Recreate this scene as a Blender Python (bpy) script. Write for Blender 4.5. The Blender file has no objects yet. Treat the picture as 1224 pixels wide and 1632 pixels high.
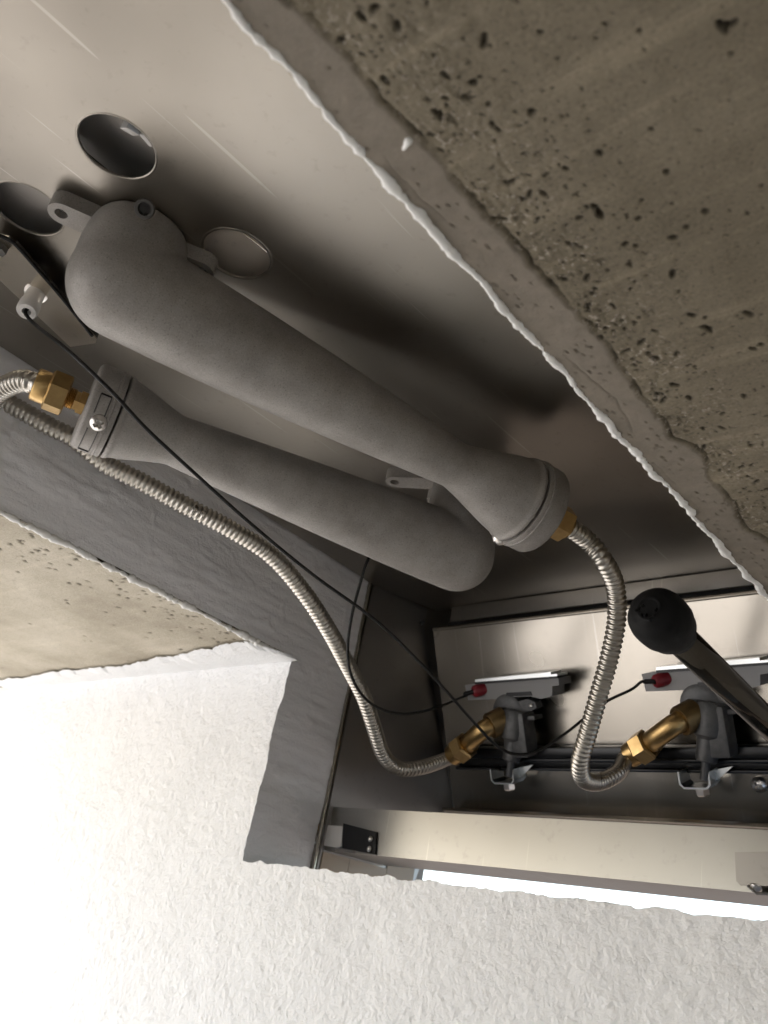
import bpy, bmesh, math, random
import numpy as np
from mathutils import Vector, Matrix, noise

random.seed(7)
RNG = np.random.RandomState(11)
SC = bpy.context.scene
COL = SC.collection
R = math.radians

# ------------------------------------------------------------------ camera
# world: Z up, +Y towards the cook's side of the grill, -X along the counter to the left.
# The camera is the origin (phone held inside the cabinet, 0.62 m above the ground).
F_PX, W_PX, H_PX = 1431.0, 1224.0, 1632.0
def _unit(v): return Vector(v).normalized()
_nx = _unit((-1640, 387, F_PX))                 # camera-space direction of world -X
_y = _unit((1488, 1014, F_PX))
AX = -_nx
AY = (_y - _y.dot(AX) * AX).normalized()
AZ = AX.cross(AY)                               # image axes: x right, y down, z forward
if AZ.y > 0: AZ = -AZ
def to_world(v): return Vector((AX.dot(v), AY.dot(v), AZ.dot(v)))
CX, CDOWN, CFWD = to_world(Vector((1,0,0))), to_world(Vector((0,1,0))), to_world(Vector((0,0,1)))

cam_data = bpy.data.cameras.new('camera')
cam = bpy.data.objects.new('camera', cam_data); COL.objects.link(cam)
M = Matrix.Identity(4)
for i in range(3):
    M[i][0] = CX[i]; M[i][1] = -CDOWN[i]; M[i][2] = -CFWD[i]
cam.matrix_world = M
cam_data.sensor_fit = 'VERTICAL'; cam_data.sensor_height = 36.0
cam_data.lens = 36.0 * F_PX / H_PX
cam_data.clip_start = 0.01; cam_data.clip_end = 500
cam_data.dof.use_dof = True; cam_data.dof.focus_distance = 0.60; cam_data.dof.aperture_fstop = 14.0
SC.camera = cam

# ------------------------------------------------------------------ light
SUN_AZ_X, SUN_EL = R(-32), R(44)                # sun stands behind the camera, to the left
sun_from = Vector((-math.cos(SUN_EL)*math.cos(SUN_AZ_X), math.cos(SUN_EL)*math.sin(SUN_AZ_X), math.sin(SUN_EL)))
wd = bpy.data.worlds.new('World'); SC.world = wd; wd.use_nodes = True
nt = wd.node_tree; bg = nt.nodes['Background']
sky = nt.nodes.new('ShaderNodeTexSky'); sky.sky_type = 'NISHITA'; sky.sun_disc = False
sky.sun_elevation = SUN_EL; sky.sun_rotation = math.atan2(sun_from.x, sun_from.y)
sky.air_density = 1.0; sky.dust_density = 2.5
nt.links.new(sky.outputs[0], bg.inputs[0]); bg.inputs[1].default_value = 0.12
sl = bpy.data.lights.new('sun', 'SUN'); sl.energy = 4.0; sl.angle = R(0.5); sl.color = (1.0, 0.97, 0.94)
so = bpy.data.objects.new('sun', sl); COL.objects.link(so)
so.rotation_euler = (-sun_from).to_track_quat('-Z', 'Y').to_euler()
SC.view_settings.view_transform = 'Standard'; SC.view_settings.look = 'None'
SC.view_settings.exposure = 2.4; SC.view_settings.gamma = 1.0
SC.render.engine = 'CYCLES'
SC.cycles.max_bounces = 10; SC.cycles.diffuse_bounces = 6; SC.cycles.glossy_bounces = 5
SC.cycles.use_denoising = True
SC.cycles.sample_clamp_indirect = 6.0

# ------------------------------------------------------------------ helpers
def ray(px, py): return to_world(Vector((px - W_PX/2, py - H_PX/2, F_PX)))
def at_z(px, py, z): r = ray(px, py); return r * (z / r.z)
def at_y(px, py, y): r = ray(px, py); return r * (y / r.y)
def at_x(px, py, x): r = ray(px, py); return r * (x / r.x)
def at_d(px, py, d): return ray(px, py) * (d / F_PX)
def depth(p): return p.dot(CFWD)

def tag(o, label=None, cat=None, group=None, kind=None):
    if label: o['label'] = label
    if cat: o['category'] = cat
    if group: o['group'] = group
    if kind: o['kind'] = kind
    return o
def empty(name, loc, label, cat, group=None):
    o = bpy.data.objects.new(name, None); COL.objects.link(o); o.location = loc
    o.empty_display_size = 0.02
    return tag(o, label, cat, group)
def wloc(o):
    v = Vector(o.location)
    while o.parent: o = o.parent; v += Vector(o.location)
    return v
def mk(name, verts, faces, mat, parent=None, smooth=True, angle=35):
    me = bpy.data.meshes.new(name)
    off = wloc(parent) if parent else Vector((0,0,0))
    if isinstance(verts, np.ndarray):
        verts = verts - np.array(off); 
        me.from_pydata(verts.tolist(), [], faces if isinstance(faces, list) else faces.tolist())
    else:
        me.from_pydata([tuple(Vector(v) - off) for v in verts], [], faces)
    me.update()
    bm = bmesh.new(); bm.from_mesh(me)
    if len(bm.faces) < 60000: bmesh.ops.recalc_face_normals(bm, faces=bm.faces)
    for f in bm.faces: f.smooth = smooth
    if smooth and angle:
        for e in bm.edges:
            if len(e.link_faces) == 2 and e.calc_face_angle(0) > R(angle): e.smooth = False
    bm.to_mesh(me); bm.free()
    me.materials.append(mat)
    o = bpy.data.objects.new(name, me); COL.objects.link(o)
    if parent: o.parent = parent
    return o
def merge(*parts):
    V, F = [], []
    for v, f in parts:
        n = len(V); V += [Vector(p) for p in v]; F += [tuple(i + n for i in q) for q in f]
    return V, F

def catmull(P, step):
    P = [Vector(p) for p in P]
    Q = [2*P[0]-P[1]] + P + [2*P[-1]-P[-2]]
    dense = []
    for i in range(1, len(Q)-2):
        p0, p1, p2, p3 = Q[i-1:i+3]
        for k in range(24):
            t = k/24
            dense.append(0.5*((2*p1) + (p2-p0)*t + (2*p0-5*p1+4*p2-p3)*t*t + (3*p1-p0-3*p2+p3)*t**3))
    dense.append(Q[-2])
    L = [0]
    for a, b in zip(dense, dense[1:]): L.append(L[-1] + (b-a).length)
    n = max(2, int(round(L[-1]/step))); out = []; j = 0
    for k in range(n+1):
        s = L[-1]*k/n
        while j < len(L)-2 and L[j+1] < s: j += 1
        t = (s - L[j])/max(1e-9, L[j+1]-L[j]); out.append(dense[j].lerp(dense[j+1], t))
    return out
def frames(pts, up=None):
    T = [(pts[min(i+1, len(pts)-1)] - pts[max(i-1, 0)]).normalized() for i in range(len(pts))]
    a = up or (Vector((0,0,1)) if abs(T[0].z) < .9 else Vector((0,1,0)))
    a = (a - a.dot(T[0])*T[0]).normalized(); out = []
    for i, t in enumerate(T):
        if i:
            q = T[i-1].rotation_difference(t); a = q @ a
            a = (a - a.dot(t)*t).normalized()
        out.append((a.copy(), t.cross(a)))
    return out
def sweep(pts, rad, n=16, cap=True, section=None, up=None):
    fr = frames(pts, up); V, Fc = [], []
    for i, p in enumerate(pts):
        r = rad[i] if hasattr(rad, '__len__') else rad
        for k in range(n):
            th = 2*math.pi*k/n
            c, s = (math.cos(th), math.sin(th)) if section is None else section(th)
            V.append(p + fr[i][0]*(c*r) + fr[i][1]*(s*r))
    for i in range(len(pts)-1):
        for k in range(n):
            a, b = i*n+k, i*n+(k+1) % n
            Fc.append((a, b, b+n, a+n))
    if cap:
        Fc.append(tuple(range(n))[::-1]); Fc.append(tuple((len(pts)-1)*n+k for k in range(n)))
    return V, Fc
def lathe(prof, org, axis, n=20, up=None, phase=0.0):
    """profile of (distance along axis, radius)"""
    axis = Vector(axis).normalized()
    a = up or (Vector((0,0,1)) if abs(axis.z) < .9 else Vector((1,0,0)))
    a = (a - a.dot(axis)*axis).normalized(); b = axis.cross(a); V, Fc = [], []
    for s, r in prof:
        for k in range(n):
            th = 2*math.pi*k/n + phase
            V.append(org + axis*s + a*(r*math.cos(th)) + b*(r*math.sin(th)))
    for i in range(len(prof)-1):
        for k in range(n):
            p, q = i*n+k, i*n+(k+1) % n
            Fc.append((p, q, q+n, p+n))
    Fc.append(tuple(range(n))[::-1]); Fc.append(tuple((len(prof)-1)*n+k for k in range(n)))
    return V, Fc
def box(c, ux, uy, uz, bevel=0.0):
    """box about c with half-axes ux, uy, uz (vectors)"""
    bm = bmesh.new(); vs = {}
    for i in (-1,1):
        for j in (-1,1):
            for k in (-1,1): vs[i,j,k] = bm.verts.new(c + ux*i + uy*j + uz*k)
    for q in [((-1,-1,-1),(-1,-1,1),(-1,1,1),(-1,1,-1)), ((1,-1,-1),(1,1,-1),(1,1,1),(1,-1,1)),
              ((-1,-1,-1),(1,-1,-1),(1,-1,1),(-1,-1,1)), ((-1,1,-1),(-1,1,1),(1,1,1),(1,1,-1)),
              ((-1,-1,-1),(-1,1,-1),(1,1,-1),(1,-1,-1)), ((-1,-1,1),(1,-1,1),(1,1,1),(-1,1,1))]:
        bm.faces.new([vs[t] for t in q])
    if bevel:
        bmesh.ops.bevel(bm, geom=bm.edges[:], offset=bevel, segments=2, profile=.6, affect='EDGES')
    bm.verts.index_update()
    V = [v.co.copy() for v in bm.verts]; Fc = [tuple(v.index for v in f.verts) for f in bm.faces]
    bm.free(); return V, Fc
def sheet(outline, holes, thick, bevel=0.0):
    """flat plate: outline and holes are lists of world points in one plane; thick is the extrusion vector"""
    bm = bmesh.new(); edges = []
    for loop in [outline] + holes:
        vs = [bm.verts.new(p) for p in loop]
        edges += [bm.edges.new((vs[i], vs[(i+1) % len(vs)])) for i in range(len(vs))]
    res = bmesh.ops.triangle_fill(bm, use_beauty=True, use_dissolve=False, edges=edges)
    fs = [g for g in bm.faces]
    ext = bmesh.ops.extrude_face_region(bm, geom=fs)
    bmesh.ops.translate(bm, vec=thick, verts=[g for g in ext['geom'] if isinstance(g, bmesh.types.BMVert)])
    # close: extrude_face_region removed nothing, keep original faces as the other side
    bm.verts.index_update()
    V = [v.co.copy() for v in bm.verts]; Fc = [tuple(v.index for v in f.verts) for f in bm.faces]
    bm.free(); return V, Fc
def circle(c, r, a, b, n=40, f=1.0):
    return [c + a*(r*math.cos(2*math.pi*k/n)) + b*(r*f*math.sin(2*math.pi*k/n)) for k in range(n)]
def fbm(x, y, z=0.0, o=4):
    return noise.fractal(Vector((x, y, z)), 0.9, 2.1, o)
def noise_grid(nu, nv, scale_u, scale_v, seed, octaves=4):
    """tileless value noise on a grid, numpy only; scale = cells across"""
    out = np.zeros((nu, nv)); amp = 1.0; tot = 0
    rs = np.random.RandomState(seed)
    for o in range(octaves):
        gu, gv = max(2, int(scale_u*2**o))+3, max(2, int(scale_v*2**o))+3
        g = rs.rand(gu, gv)*2-1
        u = np.linspace(0, gu-3.001, nu); v = np.linspace(0, gv-3.001, nv)
        iu, iv = u.astype(int), v.astype(int); fu, fv = u-iu, v-iv
        fu = fu*fu*(3-2*fu); fv = fv*fv*(3-2*fv)
        A = g[np.ix_(iu, iv)]; B = g[np.ix_(iu+1, iv)]; C = g[np.ix_(iu, iv+1)]; D = g[np.ix_(iu+1, iv+1)]
        fu = fu[:,None]; fv = fv[None,:]
        out += amp*((A*(1-fu)+B*fu)*(1-fv) + (C*(1-fu)+D*fu)*fv); tot += amp; amp *= .5
    return out/tot*1.6

# ------------------------------------------------------------------ materials
def material(name, base, rough=.5, metal=0.0, spec=.5):
    m = bpy.data.materials.new(name); m.use_nodes = True
    b = m.node_tree.nodes['Principled BSDF']
    b.inputs['Base Color'].default_value = (*base, 1); b.inputs['Roughness'].default_value = rough
    b.inputs['Metallic'].default_value = metal; b.inputs['Specular IOR Level'].default_value = spec
    return m
def coords(m, scale=(1,1,1), rot=(0,0,0)):
    n = m.node_tree.nodes; tc = n.new('ShaderNodeTexCoord'); mp = n.new('ShaderNodeMapping')
    mp.inputs['Scale'].default_value = scale; mp.inputs['Rotation'].default_value = rot
    m.node_tree.links.new(tc.outputs['Object'], mp.inputs['Vector']); return mp.outputs[0]
def tex_noise(m, vec, scale, detail=4, rough=.6):
    t = m.node_tree.nodes.new('ShaderNodeTexNoise'); t.inputs['Scale'].default_value = scale
    t.inputs['Detail'].default_value = detail; t.inputs['Roughness'].default_value = rough
    m.node_tree.links.new(vec, t.inputs['Vector']); return t.outputs['Fac']
def ramp(m, fac, stops):
    r = m.node_tree.nodes.new('ShaderNodeValToRGB'); m.node_tree.links.new(fac, r.inputs[0])
    el = r.color_ramp.elements
    while len(el) < len(stops): el.new(.5)
    for e, (p, c) in zip(el, stops):
        e.position = p; e.color = (*c, 1) if hasattr(c, '__len__') else (c, c, c, 1)
    return r.outputs[0]
def mix(m, fac, a, b, mode='MIX'):
    x = m.node_tree.nodes.new('ShaderNodeMix'); x.data_type = 'RGBA'; x.blend_type = mode
    L = m.node_tree.links
    if isinstance(fac, (int, float)): x.inputs[0].default_value = fac
    else: L.new(fac, x.inputs[0])
    for s, i in ((a, 6), (b, 7)):
        if isinstance(s, tuple): x.inputs[i].default_value = (*s, 1)
        else: L.new(s, x.inputs[i])
    return x.outputs[2]
def link(m, sock, name): m.node_tree.links.new(sock, m.node_tree.nodes['Principled BSDF'].inputs[name])
def bump(m, h, strength, dist, prev=None):
    b = m.node_tree.nodes.new('ShaderNodeBump'); b.inputs['Strength'].default_value = strength
    b.inputs['Distance'].default_value = dist; m.node_tree.links.new(h, b.inputs['Height'])
    if prev: m.node_tree.links.new(prev, b.inputs['Normal'])
    return b.outputs[0]

def make_steel(name, base, r0, r1, stretch, blot=0.12):
    m = material(name, base, .4, 1.0)
    v = coords(m, stretch); f = coords(m)
    brush = tex_noise(m, v, 60, 3, .7); cloud = tex_noise(m, f, 8, 2, .45); fine = tex_noise(m, f, 110, 3, .6)
    dark = tuple(c*(1-blot*2) for c in base); lite = tuple(min(1, c*(1+blot)) for c in base)
    c1 = ramp(m, cloud, [(.3, dark), (.62, lite)])
    spots = ramp(m, fine, [(.60, 1.0), (.80, .84)])
    col = mix(m, 1.0, c1, spots, 'MULTIPLY')
    for ang, lo in ((24, .735), (-52, .745), (71, .75)):                # fine random scratches
        sv = coords(m, (1, .03, .03), (0, 0, R(ang)))
        sc_ = tex_noise(m, sv, 230, 1, .3)
        col = mix(m, ramp(m, sc_, [(lo, 0.0), (lo+.03, .18)]), col, (.80,.77,.73))
    link(m, col, 'Base Color')
    rr = m.node_tree.nodes.new('ShaderNodeMapRange'); m.node_tree.links.new(cloud, rr.inputs[0])
    rr.inputs[1].default_value = .3; rr.inputs[2].default_value = .7; rr.inputs[3].default_value = r0; rr.inputs[4].default_value = r1
    link(m, rr.outputs[0], 'Roughness')
    link(m, bump(m, brush, .05, .0003), 'Normal')
    return m
M_PLATE = make_steel('stainless plate', (.34,.313,.276), .30, .42, (1, 12, 1))
M_BRIGHT = make_steel('bright bracket steel', (.80,.74,.64), .16, .26, (1,12,1), .05)  # brighter base stands in for the warm reflection on the bracket
M_PANEL = make_steel('stainless panel', (.36,.332,.290), .18, .28, (1, 14, 14))
M_RAIL = make_steel('stainless rail', (.37,.36,.345), .26, .34, (1, 16, 16), .04)
M_HOSE = make_steel('corrugated stainless', (.50,.47,.42), .24, .36, (1,1,1), .05)
M_ZINC = material('zinc plated steel', (.72,.74,.74), .3, 1.0)
M_SCREW = material('screw steel', (.66,.63,.60), .28, 1.0)

M_CAST = material('cast iron burner', (.25,.24,.23), .58, .30)
_v = coords(M_CAST)
_g = tex_noise(M_CAST, _v, 1200, 2, .6); _c = tex_noise(M_CAST, _v, 22, 6, .68); _sp = tex_noise(M_CAST, _v, 1000, 2, .5)
_a = ramp(M_CAST, _c, [(.3, (.222,.205,.188)), (.7, (.342,.322,.300))])
_b = ramp(M_CAST, _sp, [(.24, .62), (.40, .97), (.60, 1.03), (.78, 1.25)])
link(M_CAST, mix(M_CAST, 1.0, _a, _b, 'MULTIPLY'), 'Base Color')
link(M_CAST, bump(M_CAST, _g, .25, .0003, bump(M_CAST, _sp, .2, .0005, bump(M_CAST, _c, .11, .003))), 'Normal')

M_BRASS = material('brass', (.55,.37,.16), .34, 1.0)
_v = coords(M_BRASS); _c = tex_noise(M_BRASS, _v, 60, 4, .6)
link(M_BRASS, ramp(M_BRASS, _c, [(.3, (.42,.27,.11)), (.7, (.60,.42,.19))]), 'Base Color')
link(M_BRASS, ramp(M_BRASS, _c, [(.3, .44), (.7, .30)]), 'Roughness')
M_BRASS_SHADED = material('shaded brass', (.26,.18,.085), .42, 1.0)  # darker brass: the valve body's shade put into the collar's colour
M_ALU = material('die cast body', (.15,.15,.15), .5, .5)
_v = coords(M_ALU); _c = tex_noise(M_ALU, _v, 150, 4, .6)
link(M_ALU, ramp(M_ALU, _c, [(.3, (.065,.065,.066)), (.7, (.11,.109,.107))]), 'Base Color')
link(M_ALU, bump(M_ALU, _c, .2, .001), 'Normal')
M_BLACK = material('black enamel', (.010,.010,.011), .30, 0, .35)
M_WIRE = material('black wire sheath', (.010,.0095,.009), .5, 0, .25)
M_RUBBER = material('black rubber cap', (.007,.007,.0072), .6, 0, .12)
_v = coords(M_RUBBER); _c = tex_noise(M_RUBBER, _v, 90, 5, .6)
link(M_RUBBER, ramp(M_RUBBER, _c, [(.35, .55), (.65, .75)]), 'Roughness'); link(M_RUBBER, bump(M_RUBBER, _c, .25, .002), 'Normal')
M_PIPE = material('black chrome pipe', (.050,.043,.034), .07, 1.0)
_v = coords(M_PIPE); _c = tex_noise(M_PIPE, _v, 25, 4, .6); link(M_PIPE, bump(M_PIPE, _c, .06, .002), 'Normal')
M_RED = material('red plastic', (.20,.012,.02), .4)
M_GREY = material('grey plastic', (.22,.214,.21), .45)
M_CERAMIC = material('white ceramic', (.62,.60,.58), .35)
M_DARK = material('dark steel', (.10,.095,.09), .6, .7)  # plain dark steel for lid, recess and small parts
M_SHIELD = make_steel('pale shield steel', (.78,.72,.65), .55, .7, (1,1,1))  # light missing inside the fire box is put into this pale base
M_BOX = make_steel('pale box steel', (.62,.59,.56), .6, .75, (1,1,1))  # pale base lightens the dim fire box behind the holes
M_FOOT = material('buff coated steel', (.50,.41,.32), .85, 0, .05)
M_SHELL = material('brown lining', (.30,.255,.205), .85, 0, .1)
M_SIDE = make_steel('dull side sheet', (.32,.305,.29), .34, .46, (1,12,1))
M_LINER = make_steel('inner steel', (.42,.38,.34), .45, .6, (1,1,1))

# plaster: white trowelled paint, fine relief only
def make_plaster(name, lo, hi, stroke_scale, strength):
    m = material(name, hi, .75, 0, .25)
    v = coords(m); s = coords(m, stroke_scale)
    n1 = tex_noise(m, v, 330, 5, .62); n2 = tex_noise(m, s, 60, 4, .6); n3 = tex_noise(m, v, 6, 5, .6)
    link(m, ramp(m, n3, [(.3, lo), (.65, hi)]), 'Base Color')
    link(m, bump(m, n1, strength, .0022, bump(m, n2, strength*.8, .003)), 'Normal')
    return m
M_PLASTER = make_plaster('white plaster', (.77,.775,.78), (.845,.85,.855), (1,1,1.5), .62)
M_JAMB = make_plaster('brushed white paint', (.80,.79,.80), (.86,.85,.86), (1,.35,2.2), .35)
M_BEAD = make_plaster('white sealing bead', (.80,.79,.76), (.86,.85,.82), (1,1,1), .3)

_s0, _s1 = at_z(930, 280, .25), at_z(1080, 212, .25)
STREAK = -math.atan2(_s1.y-_s0.y, _s1.x-_s0.x)
print('streak', math.degrees(STREAK))
def make_concrete(name, lo, mid, hi, sk=1.0):
    m = material(name, mid, .78, 0, .25)
    v = coords(m); st = coords(m, (.055, 1.0, 1), (0, 0, STREAK))
    big = tex_noise(m, v, 7, 6, .62); streak = tex_noise(m, st, 80, 5, .66); grit = tex_noise(m, v, 700, 3, .6); med = tex_noise(m, v, 120, 4, .6)
    c = ramp(m, big, [(.28, lo), (.5, mid), (.74, hi)])
    c = mix(m, 1.0, c, ramp(m, streak, [(.30, 1-.10*sk), (.54, 1.0), (.68, 1+.34*sk)]), 'MULTIPLY')
    c = mix(m, 1.0, c, ramp(m, grit, [(.28, .66), (.44, 1.0), (.60, 1.04), (.74, 1.36)]), 'MULTIPLY')
    at = m.node_tree.nodes.new('ShaderNodeAttribute'); at.attribute_name = 'hollow_shade'
    c = mix(m, at.outputs['Fac'], c, (.030,.024,.016))  # pits and crevices painted darker, their shade put into the colour
    sp = m.node_tree.nodes.new('ShaderNodeAttribute'); sp.attribute_name = 'laitance'
    c = mix(m, ramp(m, sp.outputs['Fac'], [(0, 0.0), (1, .82)]), c, mix(m, 1.0, (.225,.195,.160), ramp(m, med, [(.3, .86), (.7, 1.1)]), 'MULTIPLY'))
    ag = m.node_tree.nodes.new('ShaderNodeAttribute'); ag.attribute_name = 'aggregate'
    speck = ramp(m, tex_noise(m, v, 380, 3, .6), [(.57, 0.0), (.64, .85)])
    c = mix(m, mix(m, 1.0, ag.outputs['Fac'], speck, 'MULTIPLY'), c, (.34,.30,.245))
    link(m, c, 'Base Color')
    link(m, bump(m, grit, .35, .0007, bump(m, med, .35, .0016)), 'Normal')
    return m
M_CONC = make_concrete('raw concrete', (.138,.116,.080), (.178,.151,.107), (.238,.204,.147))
M_CONC_LIT = make_concrete('raw concrete lit', (.30,.26,.195), (.43,.385,.305), (.54,.49,.405), .25)  # paler copy of the raw concrete, bounced light put into its colour

M_GROUND = material('pale paving', (.56,.53,.485), .8, 0, .3)
_v = coords(M_GROUND); _c = tex_noise(M_GROUND, _v, 3, 6, .6)
link(M_GROUND, ramp(M_GROUND, _c, [(.3, (.37,.355,.33)), (.7, (.47,.452,.42))]), 'Base Color')
link(M_GROUND, bump(M_GROUND, tex_noise(M_GROUND, _v, 150, 4, .6), .4, .003), 'Normal')

M_CELLAR = material('bare cabinet concrete', (.15,.135,.115), .85, 0, .2)
_v = coords(M_CELLAR); link(M_CELLAR, ramp(M_CELLAR, tex_noise(M_CELLAR, _v, 5, 6, .6), [(.3, (.14,.133,.122)), (.7, (.195,.186,.172))]), 'Base Color')

# ------------------------------------------------------------------ setting: ground and masonry shell
ZS = 0.25                   # underside of the slab
ZT = 0.40                   # top of the slab
ZP = 0.37                   # base plate of the grill
YW0, YW1 = 0.56, 0.65       # front wall, inner and outer face
GZ = -0.62
ZSILL = 0.058
def hole_left(y): return -0.6575 - (y - 0.235)*0.0466
def hole_right(y): return -0.184 - 0.030*y
YB = -0.30                  # back edge of the hole

tag(mk('ground', [(-60,-60,GZ),(60,-60,GZ),(60,60,GZ),(-60,60,GZ)], [(0,1,2,3)], M_GROUND, smooth=False), kind='structure')

M_DARK_GROUND = material('dark ground', (.055,.042,.030), .7, 0, .3)
_v = coords(M_DARK_GROUND, (1,8,1)); link(M_DARK_GROUND, ramp(M_DARK_GROUND, tex_noise(M_DARK_GROUND, _v, 4, 4, .6), [(.3, (.040,.030,.021)), (.7, (.075,.058,.042))]), 'Base Color')
tag(mk('unseen_dark_ground', [(-12,.66,GZ+.004),(12,.66,GZ+.004),(12,25,GZ+.004),(-12,25,GZ+.004)], [(0,1,2,3)], M_DARK_GROUND, smooth=False), kind='structure')  # unseen dark ground, added to darken what the rail flange reflects
tag(mk('cabinet_floor', [(-1.8,-.9,GZ+.004),(.5,-.9,GZ+.004),(.5,YW0,GZ+.004),(-1.8,YW0,GZ+.004)], [(0,1,2,3)], M_CELLAR, smooth=False), kind='structure')  # unseen sheet, kept dark to cut bounced and reflected light

def grid_mesh(name, mat, P, mask=None, parent=None, attrs=None):
    """P: (nu, nv, 3) array of points; mask: (nu-1, nv-1) of kept cells"""
    nu, nv, _ = P.shape
    idx = np.arange(nu*nv).reshape(nu, nv)
    q = np.stack([idx[:-1,:-1], idx[1:,:-1], idx[1:,1:], idx[:-1,1:]], -1)
    q = q[mask] if mask is not None else q.reshape(-1, 4)
    used = np.unique(q); remap = -np.ones(nu*nv, int); remap[used] = np.arange(len(used))
    V = P.reshape(-1, 3)[used].astype(np.float32); q = remap[q].astype(np.int32)
    off = wloc(parent) if parent else Vector((0,0,0))
    V = V - np.array(off, dtype=np.float32)
    me = bpy.data.meshes.new(name)
    me.vertices.add(len(V)); me.vertices.foreach_set('co', V.ravel())
    me.loops.add(q.size); me.loops.foreach_set('vertex_index', q.ravel())
    me.polygons.add(len(q)); me.polygons.foreach_set('loop_start', np.arange(0, q.size, 4, dtype=np.int32))
    me.polygons.foreach_set('loop_total', np.full(len(q), 4, dtype=np.int32))
    me.polygons.foreach_set('use_smooth', np.ones(len(q), dtype=bool))
    me.update(calc_edges=True); me.validate()
    for k, a in (attrs or {}).items():
        at = me.attributes.new(k, 'FLOAT', 'POINT'); at.data.foreach_set('value', a.reshape(-1)[used].astype(np.float32))
    me.materials.append(mat)
    o = bpy.data.objects.new(name, me); COL.objects.link(o)
    if parent: o.parent = parent
    return o

def pits(U, Vv, H, hollow_shade, spots):
    """stamp little blow holes into a height field (H grows out of the concrete)"""
    du, dv = U[1,0]-U[0,0], Vv[0,1]-Vv[0,0]
    for (u, v, r, dp, el, an) in spots:
        i0, i1 = int((u-U[0,0]-3*r)/du), int((u-U[0,0]+3*r)/du)+2
        j0, j1 = int((v-Vv[0,0]-3*r)/dv), int((v-Vv[0,0]+3*r)/dv)+2
        i0, j0 = max(i0,0), max(j0,0)
        if i0 >= i1 or j0 >= j1: continue
        x = U[i0:i1, j0:j1]-u; y = Vv[i0:i1, j0:j1]-v
        a = (x*math.cos(an)+y*math.sin(an))/(r*el); b = (-x*math.sin(an)+y*math.cos(an))/r
        d = np.sqrt(a*a+b*b); w = np.clip((1.15-d)/.35, 0, 1); w = w*w*(3-2*w)
        H[i0:i1, j0:j1] -= w*dp
        hollow_shade[i0:i1, j0:j1] = np.maximum(hollow_shade[i0:i1, j0:j1], w*.85)

top = empty('concrete_countertop', (-.2, .2, ZS), 'raw grey brown concrete counter slab around the grill opening, underside pitted with air holes', 'countertop')
# right-hand underside, close above the camera
du = .0006
us = np.arange(-.21, .06, du); vs = np.arange(-.06, .60, .0007)
U, Vv = np.meshgrid(us, vs, indexing='ij')
edge = hole_right(Vv)
wob = noise_grid(1, len(vs), 2, 30, 5, 5)*.0012
H = noise_grid(len(us), len(vs), 6, 14, 1, 6)*.0011
gr = -.1705 + noise_grid(1, len(vs), 2, 26, 8, 6)*.0038 + .004*np.sin(Vv[:1]*9)
lait = np.clip((gr - U)/.0025, 0, 1); lait = lait*lait*(3-2*lait)
H = H*(1-.2*lait) + lait*.0008
rag = noise_grid(len(us), len(vs), 80, 190, 21, 3); rag2 = noise_grid(len(us), len(vs), 22, 54, 22, 3)
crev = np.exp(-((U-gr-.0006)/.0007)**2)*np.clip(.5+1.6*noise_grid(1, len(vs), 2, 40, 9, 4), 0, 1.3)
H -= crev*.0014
rough_zone = np.exp(-(np.clip(U-gr-.004, 0, 1)/.026)**2)*(1-lait)*np.clip(.75+rag2, .15, 1.3)
H += rough_zone*rag*.0007 - rough_zone*np.clip(rag-.30, 0, 1)*.0022
cr2 = np.exp(-((U-(edge+.0075+noise_grid(1, len(vs), 2, 18, 33, 5)*.004))/.0005)**2)*np.clip(noise_grid(1, len(vs), 2, 9, 34, 2)*2, 0, 1)
H -= cr2*.0005
hollow_shade = np.clip(crev*.35 + rough_zone*np.clip(rag-.42, 0, 1)*.8 + cr2*.15, 0, .6)
spots = []
for k in range(1500):
    r = .00026*(1-RNG.rand())**-.42; r = min(r, .0011)
    spots.append((RNG.uniform(-.165, .05), RNG.uniform(-.05, .59), r, r*1.2, RNG.uniform(1, 1.25), RNG.uniform(0, 3.1)))
for k in range(900):
    u0 = -.166 + abs(RNG.normal(0, .028)); r = .0004*(1-RNG.rand())**-.5
    spots.append((u0, RNG.uniform(-.05, .59), min(r*.7, .0011), min(r*.7, .0011)*1.2, RNG.uniform(1, 2.6), RNG.uniform(0, 3.1)))
for k in range(260):
    spots.append((RNG.uniform(-.197, -.170), RNG.uniform(-.05, .59), RNG.uniform(.0003, .0008), .0007, RNG.uniform(1, 2.5), 1.4))
for k in range(4):                                             # torn, elongated cavities
    u0, v0 = RNG.uniform(-.155, .0), RNG.uniform(.05, .5)
    for q in range(4):
        spots.append((u0+RNG.normal(0,.003), v0+RNG.normal(0,.003), RNG.uniform(.0005,.0012), .0016, RNG.uniform(1.2,2.4), RNG.uniform(0,3.1)))
pits(U, Vv, H, hollow_shade, spots)
Uw = np.where(U < edge+wob, edge+wob, U)
P = np.stack([Uw, Vv, ZS - H], -1)
keep = U[1:,1:] > (edge+wob)[1:,1:]
grid_mesh('underside', M_CONC, P, keep, top, {'hollow_shade': hollow_shade, 'laitance': lait, 'aggregate': rough_zone})
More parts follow.
